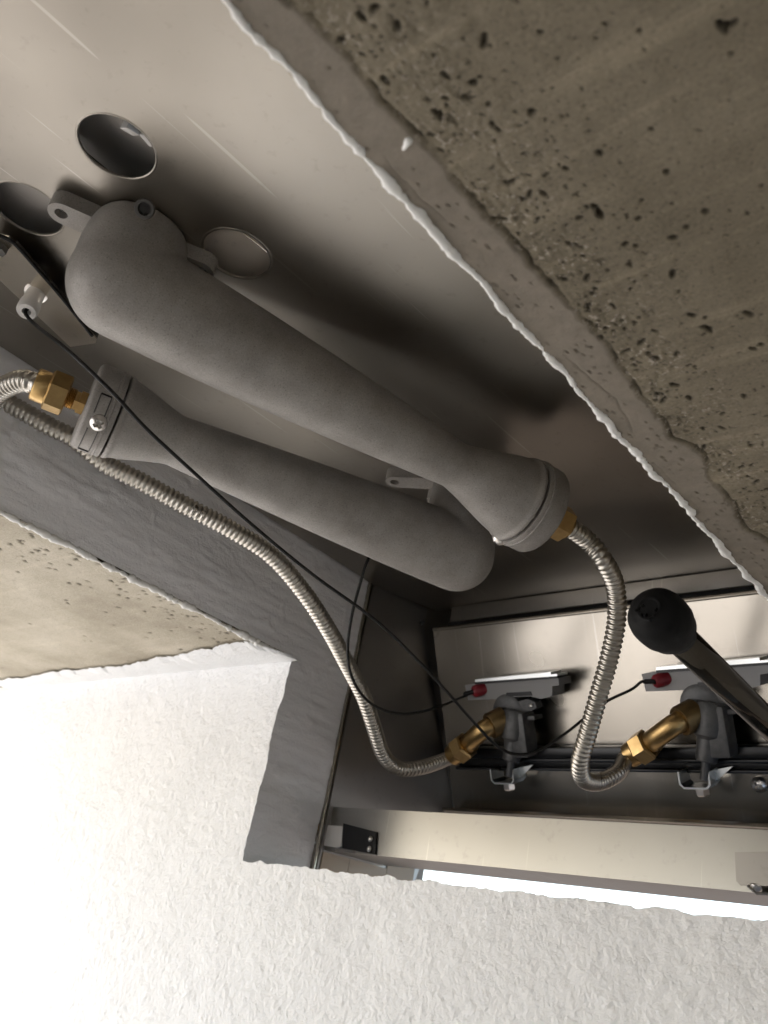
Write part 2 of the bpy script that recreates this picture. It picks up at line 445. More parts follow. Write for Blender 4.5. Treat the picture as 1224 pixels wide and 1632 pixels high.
# left-hand underside
us = np.arange(-1.49, -.655, .0016); vs = np.arange(-.10, .575, .0016)
U, Vv = np.meshgrid(us, vs, indexing='ij')
H = noise_grid(len(us), len(vs), 8, 9, 31, 5)*.0012
hollow_shade = np.zeros_like(H); spots = []
for k in range(330):
    u0 = RNG.uniform(-1.2, -.66) if k % 6 == 0 else -.665 - abs(RNG.normal(0, .05))
    spots.append((u0, RNG.uniform(-.05, .56), RNG.uniform(.0008, .0017), .0012, RNG.uniform(1, 2.6), R(-30)+RNG.normal(0,.4)))
pits(U, Vv, H, hollow_shade, spots)
edgeL = hole_left(Vv) + noise_grid(1, len(vs), 2, 26, 15, 4)*.0015
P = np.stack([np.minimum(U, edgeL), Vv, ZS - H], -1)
o = grid_mesh('underside', M_CONC_LIT, P, U[:-1,:-1] < edgeL[:-1,:-1], top, {'hollow_shade': hollow_shade, 'laitance': hollow_shade*0})
o['label'] = 'underside left of the opening, bounced light put into its paler colour'
# bulk of the slab above both undersides (a ring round the hole)
zb = ZS + .004
def prism(poly, z0, z1):
    n = len(poly); V = [Vector((x, y, z0)) for x, y in poly] + [Vector((x, y, z1)) for x, y in poly]
    Fc = [tuple(range(n)), tuple(range(n, 2*n))] + [(i, (i+1) % n, (i+1) % n+n, i+n) for i in range(n)]
    return V, Fc
yf = .72
slabs = [prism([(-1.50,-.70),(hole_left(YB)-.008,-.70),(hole_left(YB)-.008,YB),(hole_left(YW1)-.008,YW1),(hole_left(YW1)-.008,yf),(-1.50,yf)], zb, ZT),
         prism([(hole_left(YB)-.008,-.70),(hole_right(YB)+.002,-.70),(hole_right(YB)+.002,YB),(hole_left(YB)-.008,YB)], zb, ZT),
         prism([(hole_right(YB)+.002,-.70),(.62,-.70),(.62,yf),(hole_right(yf)+.002,yf),(hole_right(YB)+.002,YB)], zb, ZT)]
mk('slab', *merge(*slabs), M_CONC, top, smooth=False)

# beads of white paint squeezed out along both lower edges of the hole
def bead(line, r0, seed, n=9, step=.0011):
    pts = catmull(line, step); rs = np.random.RandomState(seed)
    a = noise_grid(1, len(pts), 2, len(pts)/10, seed, 4)[0]; b = noise_grid(1, len(pts), 2, len(pts)/12, seed+1, 4)[0]
    c = noise_grid(1, len(pts), 2, len(pts)/26, seed+2, 4)[0]
    rad = [max(.0006, r0*(1+.45*x+.30*y_)) for x, y_ in zip(a, noise_grid(1, len(pts), 2, len(pts)/3, seed+5, 2)[0])]
    pts = [p + Vector((b[i]*r0*.6, 0, c[i]*r0*.35)) for i, p in enumerate(pts)]
    return sweep(pts, rad, n)
mk('paint_bead', *bead([Vector((hole_right(y)+.0002, y, ZS-.0005)) for y in np.linspace(-.05, .64, 14)], .0019, 41), M_BEAD, top, angle=0)
mk('paint_bead', *bead([Vector((hole_left(y)-.0016, y, ZS-.0004)) for y in np.linspace(-.1, YW0, 12)], .0024, 44), M_BEAD, top, angle=0)
# lump of paint on the strip
lp = at_z(648, 229, ZS-.0012)
mk('paint_fleck', *sweep(catmull([lp+Vector((-.003,.0012,0)), lp, lp+Vector((.002,-.0002,0)), lp+Vector((.0032,-.0012,0))], .0006), [.0003]+[.0010]*4+[.0014]*5+[.0005]*20, 8, up=Vector((1,0,0))) if False else
   lathe([(-.0032,.0003),(-.0022,.0008),(-.0006,.0009),(.0010,.0014),(.0022,.0014),(.0030,.0004)], lp, Vector((.9,-.45,0)), 10), M_BEAD, top, angle=0)

# front wall with the grill cut-out: irregular plaster skin, jamb, sill
wall = empty('front_wall', (-.9, YW0, GZ), 'rough white plastered cabinet front wall with a notch cut for the grill', 'wall')
us = np.arange(-1.50, -.10, .0016); ws = np.arange(-.22, ZS+.004, .0016)
U, Wz = np.meshgrid(us, ws, indexing='ij')
H = noise_grid(len(us), len(ws), 10, 4, 51, 4)*.0014 + noise_grid(len(us), len(ws), 90, 60, 52, 5)*.0005
strk = noise_grid(len(us), len(ws), 300, 70, 55, 2)
grain = noise_grid(len(us), len(ws), 420, 165, 53, 2)
H += np.clip(grain-.12, 0, .7)*.00074 + np.clip(strk, -.3, .6)*.00022
jx = hole_left(YW0) + noise_grid(1, len(ws), 2, 16, 61, 5)*.0032
sz = ZSILL + noise_grid(len(us), 1, 120, 2, 62, 5)*.0015
P = np.stack([U, YW0 - H, Wz], -1)
cut = (U > jx) & (Wz > sz)
# snap the vertices just past the edge back onto it
P[...,0] = np.where(cut & (U - jx < .0017) & (Wz > sz+.0016), jx, P[...,0])
P[...,2] = np.where(cut & (Wz - sz < .0017), sz, P[...,2])
far = cut & ~((U - jx < .0017) | (Wz - sz < .0017))
keep = ~(far[:-1,:-1] | far[1:,:-1] | far[1:,1:] | far[:-1,1:])
grid_mesh('plaster_face', M_PLASTER, P, keep, wall)
# jamb and the left side of the hole: one painted face running from the back of the hole to the outside
ys = np.arange(YB, YW1+.001, .0020); ws = np.arange(ZSILL-.004, ZT+.001, .0020)
Y, Wz = np.meshgrid(ys, ws, indexing='ij')
H = noise_grid(len(ys), len(ws), 9, 4, 71, 4)*.0016 + np.clip(noise_grid(len(ys), len(ws), 24, 16, 72, 4)-.25, 0, 1)*.0030
H += noise_grid(len(ys), len(ws), 22, 60, 73, 3)*.0006
ridge = np.abs(noise_grid(len(ys), len(ws), 12, 6, 74, 4)); H += np.exp(-(ridge/.03)**2)*.0010
P = np.stack([hole_left(Y)-.0022 + H*.9, Y, Wz], -1)
keepj = ~((Y[1:,1:] < YW0+.001) & (Wz[:-1,:-1] < ZS+.001))
grid_mesh('jamb', M_JAMB, P, keepj, wall)
# sill top and the masonry core behind the skin
core = [prism([(-1.50,YW0+.004),(hole_left(YW0)-.006,YW0+.004),(hole_left(YW1)-.006,YW1),(-1.50,YW1)], GZ, ZS),
        prism([(hole_left(YW0)-.0058,YW0+.004),(.62,YW0+.004),(.62,YW1),(hole_left(YW1)-.0058,YW1)], GZ, ZSILL-.002),
        prism([(hole_right(YW0)+.02,YW0+.004),(.62,YW0+.004),(.62,YW1),(hole_right(YW1)+.02,YW1)], ZSILL-.002, ZS)]
mk('masonry', *merge(*core), M_PLASTER, wall, smooth=False)
lowr = prism([(-1.50,YW0-.0005),(.62,YW0-.0005),(.62,YW0+.004),(-1.50,YW0+.004)], GZ, -.215)
mk('lower_face', *lowr, M_PLASTER, wall, smooth=False)
# white paint dragged over the concrete along the top of the wall
pl = [(470,1046),(452,1039),(420,1030),(396,1021),(380,1023),(352,1026),(338,1034),(318,1033),(296,1040),(272,1046),(252,1045),(236,1051),(212,1056),(190,1062),(160,1063),(130,1066),(100,1067),(70,1073),(44,1079),(20,1080),(-20,1085)]
outl = []
for (a, b), (c, d) in zip(pl, pl[1:]):
    for k in range(6):
        t = k/6; outl.append((a+(c-a)*t, b+(d-b)*t + random.uniform(-1.6, 1.6)*(1 if (a < 465) else 0)))
up_ = sorted([at_z(x, y, ZS-.0016) for x, y in outl], key=lambda p: -p.x)
dn_ = [Vector((p.x, YW0-.0002, p.z)) for p in up_]
n = len(up_); rows = 5; V = []; Fc = []
for k in range(rows):
    t = k/(rows-1)
    for i in range(n):
        p = up_[i].lerp(dn_[i], t); p.z = ZS - (.0024 if k == 0 else .0044 + .0005*fbm(p.x*60, p.y*60)) ; V.append(p)
for k in range(rows-1):
    for i in range(n-1): Fc.append((k*n+i, k*n+i+1, (k+1)*n+i+1, (k+1)*n+i))
mk('paint_smear', V, Fc, M_PLASTER, wall, angle=0)

# the cabinet's other walls (outside the frame): they shut out light from the back and the right
tag(mk('back_wall', *prism([(-.62,-.62),(.62,-.62),(.62,-.52),(-.62,-.52)], GZ, ZS+.004), M_PLASTER, smooth=False), kind='structure')
tag(mk('end_wall', *prism([(.50,-.519),(.62,-.519),(.62,YW0+.003),(.50,YW0+.003)], GZ, ZS+.004), M_PLASTER, smooth=False), kind='structure')

# ------------------------------------------------------------------ the grill body
PX0 = -0.649
P0 = Vector((PX0, .735, .346)); PT = Vector((0, .0836, -.1806)).normalized(); PN = Vector((0, PT.z, -PT.y))   # panel: down the slope, and towards the camera
if PN.y > 0: PN = -PN
UX = Vector((1,0,0)); UP = -PT
def pn(px, py, off=0.0):
    r = ray(px, py); o = P0 + PN*off
    return r * (o.dot(PN) / r.dot(PN))
grill = empty('gas_grill', (-.42, .3, ZP), 'stainless steel underside of a built in gas grill with round holes and slanted control panel', 'grill')
Zv = Vector((0,0,1)); Yv = Vector((0,1,0))
HR = .0216
h1, h2, h3 = at_z(186, 235, ZP), at_z(44, 334, ZP), at_z(377, 406, ZP)
holes = [circle(h1, HR, UX, Yv, 48), circle(h2, HR, UX, Yv, 48), circle(h3, HR*.98, UX, Yv, 48)]
yl = .742
outline = [Vector((hole_left(YB)+.001, YB+.004, ZP)), Vector((-.215, YB+.004, ZP)), Vector((-.215, yl, ZP)), Vector((-.651, yl, ZP)), Vector((-.678, .658, ZP)), Vector((hole_left(.64)+.0012, .64, ZP))]
mk('base_plate', *sheet(outline, holes, Vector((0,0,.0016))), M_PLATE, grill, smooth=False)
# pressed rings round the holes
def ring(c, r, w, hgt):
    V, Fc = [], []
    n = 56; prof = [(r-w, 0.0), (r-w*.5, -hgt*.8), (r, -hgt), (r+w*.5, -hgt*.8), (r+w, 0.0)]
    for q, z in prof:
        for k in range(n):
            th = 2*math.pi*k/n; V.append(c + UX*(q*math.cos(th)) + Yv*(q*math.sin(th)) + Zv*(z+.0002))
    for i in range(len(prof)-1):
        for k in range(n): Fc.append((i*n+k, i*n+(k+1) % n, (i+1)*n+(k+1) % n, (i+1)*n+k))
    return V, Fc
for c in (h1, h2, h3):
    mk('hole_rim', *ring(c, HR+.0007, .0009, .0005), M_PLATE, grill)
# the fire box seen through the holes; low pale plates brighten them
fz = ZP + .0016
fb = [prism([(-.640,YB+.018),(-.638,YB+.018),(-.638,.70),(-.640,.70)], fz, .462), prism([(-.227,YB+.018),(-.225,YB+.018),(-.225,.70),(-.227,.70)], fz, .405),
      prism([(-.638,YB+.018),(-.227,YB+.018),(-.227,YB+.020),(-.638,YB+.020)], fz, .462), prism([(-.638,.698),(-.227,.698),(-.227,.70),(-.638,.70)], fz, .462)]
lid = [prism([(-.75,YB-.06),(-.10,YB-.06),(-.10,.90),(-.75,.90)], .4625, .4645), prism([(-.75,YB-.06),(-.748,YB-.06),(-.748,.90),(-.75,.90)], ZT+.001, .4625),
       prism([(-.748,.86),(-.10,.86),(-.10,.862),(-.748,.862)], .14, .4625), prism([(-.748,YB-.06),(-.10,YB-.06),(-.10,YB-.058),(-.748,YB-.058)], ZT+.001, .4625)]
mk('lid', *merge(*lid), M_DARK, grill, smooth=False)
mk('firebox', *merge(*fb), M_BOX, grill, smooth=False)
b3 = h3 + Vector((-.004,.006,.0065))
mk('heat_shield', *sheet([b3+Vector((-.04,-.05,0)), b3+Vector((.012,-.05,0)), b3+Vector((.03,.06,0)), b3+Vector((-.04,.06,0))], [], Vector((0,0,.001))), M_SHIELD, grill, smooth=False)
mk('heat_shield', *sheet([b3+Vector((.0105,-.05,.002)), b3+Vector((.06,-.05,.002)), b3+Vector((.06,.06,.002)), b3+Vector((.0285,.06,.002))], [], Vector((0,0,.001))), M_SHIELD, grill, smooth=False)
mk('weld_seam', *sweep(catmull([b3+Vector((.012,-.03,-.0004)), b3+Vector((.0165,-.01,-.0006)), b3+Vector((.017,.012,-.0006)), b3+Vector((.013,.034,-.0004))], .002), .0005, 6), M_BRIGHT, grill)
b1_ = h1 + Vector((0,0,.016))
b2_ = h2 + Vector((0,0,.013))
mk('heat_shield', *sheet([b2_+Vector((-.04,-.05,.0)), b2_+Vector((.02,-.05,.004)), b2_+Vector((.02,.05,.004)), b2_+Vector((-.04,.05,.0))], [], Vector((0,0,.001))), M_BOX, grill, smooth=False)
mk('heat_shield', *sheet([b1_+Vector((-.05,-.05,.012)), b1_+Vector((.05,-.05,-.006)), b1_+Vector((.05,.05,-.006)), b1_+Vector((-.05,.05,.012))], [], Vector((0,0,.001))), M_BOX, grill, smooth=False)
# ragged metal tabs inside hole one
t1 = h1 + Vector((.016,-.002,.004))
mk('burner_tab', *box(t1, Vector((.002,.001,0)), Vector((0,.004,.001)), Vector((.0006,0,.0035)), .0004), M_CERAMIC, grill)
mk('burner_tab', *box(t1+Vector((.001,.010,.002)), Vector((.0015,.001,0)), Vector((0,.004,-.001)), Vector((.0006,0,.003)), .0004), M_CERAMIC, grill)
# side sheet, control panel, rails
sx = -.6535
sf_, sk_ = hole_left(.655)+.0012, None
side_poly = [Vector((sx,.655,.062)), Vector((sx,.775,.062)), Vector((sx,.80,.150)), Vector((sx,.8186,.165)), Vector((sx,.737,.346)), Vector((sx,.737,ZP+.0015)), Vector((sx,.655,ZP+.0015))]
for p in side_poly: p.x = -.6765 + (p.y-.655)*(.0255/.16)
mk('side_panel', *sheet(side_poly, [], Vector((.0012,0,0))), M_SIDE, grill, smooth=False)
shell = [prism([(-.705,.850),(-.180,.850),(-.180,.852),(-.705,.852)], .136, .45), prism([(-.707,.652),(-.705,.652),(-.705,.852),(-.707,.852)], .060, .45),
         prism([(-.180,.722),(-.178,.722),(-.178,.852),(-.180,.852)], .136, .45), prism([(-.705,.655),(-.180,.655),(-.180,.850),(-.705,.850)], .45, .452)]
mk('front_shell', *merge(*shell), M_SHELL, grill, smooth=False)
mk('side_edge', *sweep([Vector((-.6772,.6515,.060)), Vector((-.6772,.6515,ZP))], .0022, 10), M_PANEL, grill)
XR = -.205
tp, bt = P0 + PT*.002, P0 + PT*.212
pan = [Vector((PX0+.001,tp.y,tp.z)), Vector((XR,tp.y,tp.z)), Vector((XR,bt.y,bt.z)), Vector((PX0+.001,bt.y,bt.z))]
mk('control_panel', *sheet(pan, [], -PN*.0012), M_PANEL, grill, smooth=False)
mk('panel_hem', *sweep([Vector((PX0+.002,tp.y,tp.z)), Vector((XR,tp.y,tp.z))], .0022, 10), M_PANEL, grill)
lz = .158
mk('panel_lip', *box(Vector(((PX0+XR)/2, .809, lz)), UX*((XR-PX0)/2-.002), Vector((0,.012,0)), Vector((0,.0005,.002)), .0006), M_PANEL, grill)
mk('top_rail', *box(Vector(((PX0+.024+XR)/2, .7355, .3602)), UX*((XR-PX0)/2-.013), Vector((0,.0008,0)), Vector((0,0,.0088)), .0005), M_RAIL, grill)
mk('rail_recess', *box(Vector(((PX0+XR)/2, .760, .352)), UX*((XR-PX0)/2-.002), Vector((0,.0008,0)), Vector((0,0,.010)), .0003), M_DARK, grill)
ry, rz0, rz1 = .660, .0858, .1275
rl = -.6750
def channel(x0, x1):
    pr = [(ry, rz1+.0), (ry, rz0), (ry+.0012, rz0), (ry+.0012, rz1-.0012), (ry+.006, rz1-.0008), (ry+.006, rz1+.0)]
    V = [Vector((x0, y, z)) for y, z in pr] + [Vector((x1, y, z)) for y, z in pr]; m = len(pr)
    return V, [(i, (i+1) % m, (i+1) % m+m, i+m) for i in range(m)] + [tuple(range(m)), tuple(range(m, 2*m))]
mk('bottom_rail', *channel(rl, XR), M_RAIL, grill, smooth=False)
mk('rail_flange', *box(Vector(((rl+XR)/2, ry+.0397, rz0+.0012)), UX*((XR-rl)/2), Vector((0,.0383,.0006)), Vector((0,0,.0006))), M_SIDE, grill, smooth=False)  # darker steel than the rail, its dark reflection put into the colour

def screw_mesh(c, ax, r, slot=True):
    """pan head with a real cross recess: sectors of a dome with four notches"""
    ax = Vector(ax).normalized(); a = ax.orthogonal().normalized(); b = ax.cross(a)
    V, Fc = [], []; nr, na = 7, 32
    def hgt(x, y):
        d = math.sqrt(x*x+y*y)/r; z = r*.55*(1-d**2.4)
        if slot:
            X, Y_ = abs(x)/r, abs(y)/r
            if (X < .18 and Y_ < .62) or (Y_ < .18 and X < .62): z -= r*.50
        return z
    G = 17
    pts = {}
    for i in range(G):
        for j in range(G):
            u, v = -1+2*i/(G-1), -1+2*j/(G-1)
            X, Y_ = u*math.sqrt(1-v*v/2), v*math.sqrt(1-u*u/2)
            pts[i,j] = len(V); V.append(c + a*(X*r) + b*(Y_*r) + ax*hgt(X*r, Y_*r))
    for i in range(G-1):
        for j in range(G-1): Fc.append((pts[i,j], pts[i+1,j], pts[i+1,j+1], pts[i,j+1]))
    rim = [(i,0) for i in range(G)] + [(G-1,j) for j in range(1,G)] + [(i,G-1) for i in range(G-2,-1,-1)] + [(0,j) for j in range(G-2,0,-1)]
    base = len(V)
    for ij in rim: V.append(V[pts[ij]] - ax*(r*.25))
    for k in range(len(rim)):
        k2 = (k+1) % len(rim); Fc.append((pts[rim[k]], pts[rim[k2]], base+k2, base+k))
    return V, Fc
def plate_px(poly, f, thick):
    return sheet([f(*p) for p in poly], [], thick)
for ya, yb, zt in ((.6575,.690,.0842),(.6908,.7385,.0842),(.7393,.7755,.120)):
    q = [Vector((-.6765+(y-.655)*(.0255/.16)+.0016, y, z)) for y, z in ((ya,.063),(yb,.063),(yb,zt),(ya,zt))]
    mk('side_foot', *sheet(q, [], Vector((.0012,0,0))), M_FOOT, grill, smooth=False)
# clip that ties the rail to the side sheet, with its screws
cy = ry-.0025
mk('corner_clip', *plate_px([(514,1314),(546,1317),(544,1348),(538,1351),(512,1347)], lambda x, y: at_y(x, y, cy), Vector((0,.0015,0))), M_CERAMIC, grill, smooth=False)
mk('clip_block', *plate_px([(547,1312),(600,1326),(598,1362),(545,1352)], lambda x, y: at_y(x, y, cy+.0004), Vector((0,.002,0))), M_BLACK, grill, smooth=False)
for x, y, r, mt in ((507,1319,.0034,M_BRASS), (503,1338,.0040,M_SCREW), (590,1337,.0026,M_SCREW), (588,1353,.0026,M_SCREW)):
    mk('screw', *screw_mesh(at_y(x, y, cy-.001), (0,-1,0), r, False), mt, grill)
# tab at the right end of the rail
tb = [(1171,1358),(1228,1357),(1228,1412),(1180,1411),(1173,1404)]
tabp = mk('rail_tab', *plate_px(tb, lambda x, y: at_y(x, y, ry-.010), Vector((0,.0014,0))), M_SIDE, grill, smooth=False)
mk('screw', *screw_mesh(at_y(1204, 1416, ry-.008), (0,-.5,-1), .0042, False), M_SCREW, grill)
mk('tab_lip', *sweep([at_y(1192,1412,ry-.0105), at_y(1206,1424,ry-.012), at_y(1230,1425,ry-.012)], .0010, 8), M_RAIL, grill)
mk('screw', *screw_mesh(pn(1210,1250,.002), PN, .0068), M_SCREW, grill)
mk('screw', *screw_mesh(pn(672,993,.004), PN, .003), M_DARK, grill)
# hanging ignition bracket under the left edge of the plate
zb_ = ZP-.009
bp = [(-14,372),(14,378),(24,388),(154,541),(152,547),(112,553),(-14,434)]
br_w = [at_z(x, y, zb_) for x, y in bp]
_e = (br_w[3]-br_w[2]).normalized(); _nb = Vector((-_e.y, _e.x, 0)); _nb = _nb if _nb.x < 0 else -_nb
_N = Vector((0,0,1)) - _nb*.20; _p0 = br_w[2] - Vector((0,0,.003))
br_w = [ray(x, y)*(_N.dot(_p0)/_N.dot(ray(x, y))) for x, y in bp]
mk('igniter_bracket', *sheet(br_w, [], Vector((0,0,.0012))), M_BRIGHT, grill, smooth=False)
e0, e1 = br_w[2], br_w[3]
mk('bracket_edge_shade', *sheet([e0+Vector((0,0,.0012)), e1+Vector((0,0,.0012)), e1+Vector((0,0,.0050)), e0+Vector((0,0,.0030))], [], Vector((-.001,.0,0))), M_DARK, grill, smooth=False)  # dark strip for the bracket's edge and the shadow wedge beside it
mk('bolt', *lathe([(-.002,.0045),(.004,.0045),(.006,.003)], at_z(0,398,zb_-.004), (0,0,1), 6), M_DARK, grill)

# ------------------------------------------------------------------ burners
BR = .0305
def burner(nm, label, pm, pf, pe, z0, z1, r_th, r_el, z_top, screw_px, lugs, BR=.0305, slots=True, tp_=1.25):
    """venturi burner: pm = pixel of the mouth rim's outer centre, pf = where the flare ends, pe = elbow centre; z0..z1 = height of its axis at mouth and elbow"""
    A = at_z(*pm, z0); E = at_z(*pe, z1); ax = (E-A).normalized(); L = (E-A).length
    root = empty(nm, E, label, 'burner', 'cast burners under the grill')
    s_rim = .020
    sf = (at_z(*pf, z0+(z1-z0)*.2) - A).dot(ax)
    # tube: flare, throat, widening pipe, elbow up into the plate
    path, rad = [], []
    def add(s, r): path.append(A+ax*s); rad.append(r)
    add(s_rim+.0012, BR*.985); add(s_rim+.0045, BR*.985); add(s_rim+.0055, BR*.93)
    nflare = 9
    for k in range(1, nflare+1):
        t = k/nflare; w = t*t*(3-2*t)*.35 + t*.65
        add(s_rim+.0055+(sf-s_rim-.0055)*t, BR*.93*(1-w)+r_th*w)
    n2 = 24; s_e = L
    for k in range(1, n2+1):
        t = k/n2; add(sf+(s_e-sf)*t, r_th+(r_el-r_th)*(1-(1-t)**tp_))
    for a in np.linspace(.08, 1.53, 14): add(s_e+r_el*math.sin(a), r_el*math.cos(a))
    tube = sweep(path, rad, 56, up=Vector((0,0,1)))
    hl = z_top-E.z-.0002; leg = lathe([(0, r_el*.99),(hl*.25, r_el*.985),(hl*.5, r_el*.985),(hl*.75, r_el*.96),(hl*.9, r_el*.92),(hl, r_el*.87)], E, (0,0,1), 56)
    ball = lathe([(r_el*math.sin(a)*.999, r_el*math.cos(a)*.999) for a in np.linspace(-1.5, 1.5, 24)], E, (0,0,1), 48)
    V, Fc = merge(tube, leg, ball)
    tb = mk('tube', V, Fc, M_CAST, root, angle=0)
    rm = tb.modifiers.new('fuse', 'REMESH'); rm.mode = 'VOXEL'; rm.voxel_size = .0013; rm.use_smooth_shade = True
    sm = tb.modifiers.new('soften', 'SMOOTH'); sm.factor = .5; sm.iterations = 7
    bpy.context.view_layer.update()
    me2 = bpy.data.meshes.new_from_object(tb.evaluated_get(bpy.context.evaluated_depsgraph_get()))
    tb.modifiers.clear(); tb.data = me2
    for p_ in me2.polygons: p_.use_smooth = True
    if not me2.materials: me2.materials.append(M_CAST)
    # shutter cap with its face, ridge and screw
    n = 56
    cap = lathe([(.0, .010),(.0, BR*.90),(.0010, BR*.965),(.003, BR*1.0),(.0182, BR*1.0),(s_rim, BR*.99),(s_rim, BR*.90)], A, ax, n)
    sh = mk('air_shutter', *cap, M_CAST, root, angle=40)
    mk('shutter_ridge', *lathe([(.0145,BR*1.0),(.0148,BR*1.022),(.0163,BR*1.022),(.0166,BR*1.0)], A, ax, n), M_CAST, sh)
    if screw_px:
        r_ = ray(*screw_px); best = None; bd = 1e9
        for d in np.linspace(.4, .9, 2500):                # first point of the sight line on the cap's cylinder, else the nearest to it
            p = r_*(d/F_PX); q = p-A; s = q.dot(ax); rr_ = (q-ax*s).length
            if rr_ < bd: bd = rr_; best = p; sb = min(max(s, .004), s_rim-.006)
            if rr_ < BR*1.002: best = p; sb = min(max(s, .004), s_rim-.006); break
        q = (best - (A+ax*sb)).normalized()
        mk('shutter_screw', *screw_mesh(A+ax*sb+q*(BR*1.0+.0004), q, .0055), M_SCREW, sh)
        t_ = q.cross(ax)
        # slot in the shutter below the screw: raised rim of an open window
        def cyl(th, s, rr=BR*1.004): return A+ax*(s)+(q*math.cos(th)+t_*math.sin(th))*rr
        for sgn in ((1,-1) if slots else ()):
            lo, hi = (.17, .62) if sgn == 1 else (.20, .95)
            for s in (.0058, .0128):
                mk('slot_edge', *sweep([cyl(sgn*(lo+(hi-lo)*k/8), s, BR*1.0+.0001) for k in range(9)], .00042, 6), M_DARK, sh)
            mk('slot_end', *sweep([cyl(sgn*hi, .0058+(.007)*k/4, BR+.0001) for k in range(5)], .0007, 6), M_BLACK, sh)
    for (px, py, ang, hole) in lugs:
        lugmesh(root, E, px, py, z_top, hole)
    return root, A, ax, E
def lugmesh(root, E, px, py, z_top, hole):
    zl = z_top-.0105
    c = at_z(px, py, zl); d = Vector((c.x-E.x, c.y-E.y, 0)); dl = d.length; d.normalize(); s = Vector((-d.y, d.x, 0)); w = .0092
    o = [c - d*(dl-.015) - s*w] + [c + d*(w*math.sin(a)) - s*(w*math.cos(a)) for a in np.linspace(0, math.pi, 14)] + [c - d*(dl-.015) + s*w]
    lug = mk('mounting_lug', *sheet(o, [circle(c+d*.001, .0040, d, s, 20)], Vector((0,0,.0103))), M_CAST, root, angle=40)
    if hole:
        mk('lug_screw', *screw_mesh(c+d*.001+Vector((0,0,.006)), (0,0,-1), .0046), M_SCREW, lug)
zA, zB = .312, .296
bA = burner('burner', 'cast burner with its wide elbow at upper left and its mouth at lower right', (862,816), (720,744), (195,454), zA, .3295, .0166, .0325, ZP, (788,868), [(100,342,0,True),(318,433,0,True)], BR=.0335, slots=False, tp_=1.45)
bB = burner('burner', 'cast burner with a screwed air shutter and brass fitting at its left end', (136,644), (278,704), (728,883), zB, zB, .0182, .0298, ZP, (157,674), [(631,769,0,True),(697,799,0,False)], tp_=1.45)
# plugged socket on the first burner's elbow
rootA = bA[0]
pk = at_z(232, 332, ZP-.020)
mk('socket', *lathe([(0,.0055),(.004,.0058),(.0065,.0052),(.0065,.0036),(.002,.0034)], pk, (ray(232,332).normalized()*-1+Vector((.0,-.1,-.2))), 20), M_DARK, rootA)

# ------------------------------------------------------------------ fittings and hoses
def fitting(org, ax, parent_root=None, sleeve=.009, hexl=.0135, hr=.0142, nipple=.008, name_root=None):
    return [('brass_nipple', lathe([(0,.0088),(nipple*.55,.0088),(nipple*.56,.0072),(nipple,.0072)], org, ax, 6)),
            ('brass_thread', sweep([org+ax*(nipple*.9+k*.0006) for k in range(9)], [.0076 if k % 2 else .0068 for k in range(9)], 20)),
            ('brass_nut', lathe([(nipple+.004,hr*.86),(nipple+.005,hr),(nipple+.004+hexl-.0012,hr),(nipple+.004+hexl,hr*.88)], org, ax, 6, phase=.35)),
            ('brass_sleeve', lathe([(nipple+.0038+hexl,hr*.80),(nipple+.004+hexl+sleeve-.001,hr*.78),(nipple+.004+hexl+sleeve,hr*.70)], org, ax, 24))]
HOSE_R = .0077
def hose_tube(path, r=HOSE_R, pitch=.0043):
    sub = 6; pts = catmull(path, pitch/sub); rad = []
    for i in range(len(pts)):
        ph = 2*math.pi*i/sub; w = .5+.5*math.cos(ph); rad.append(r*(.79+.21*w**.6))
    return sweep(pts, rad, 16)
def hose(label, path, a_fit, b_nut):
    root = empty('gas_hose', path[len(path)//2], label, 'gas hose', 'corrugated gas hoses')
    mk('corrugated_tube', *hose_tube(path), M_HOSE, root, angle=0)
    for nm, m in a_fit: mk(nm, *m, M_BRASS, root, smooth=(nm in ('brass_thread','brass_sleeve')), angle=50)
    for nm, m in b_nut: mk(nm, *m, M_BRASS, root, smooth=(nm == 'brass_sleeve'), angle=50)
    return root

# where the nuts of the two valves sit
V1 = pn(765, 1100, .030); V2 = pn(1055, 1085, .030); DX = V2.x - V1.x
VOFF = .046
nutA = pn(731, 1197, VOFF); nutB = pn(753, 1181, VOFF)          # from hose end to the elbow
nax = (nutB-nutA).normalized()
def end_nut(base, ax):
    return [('brass_sleeve', lathe([(-.007,.0092),(-.006,.0112),(.003,.0118)], base, ax, 24)),
            ('brass_nut', lathe([(.003,.0126),(.0045,.0146),(.0165,.0146),(.0180,.0126)], base, ax, 6, phase=.2))]
b1 = nutA - nax*.004; b2 = b1 + Vector((DX,0,0))

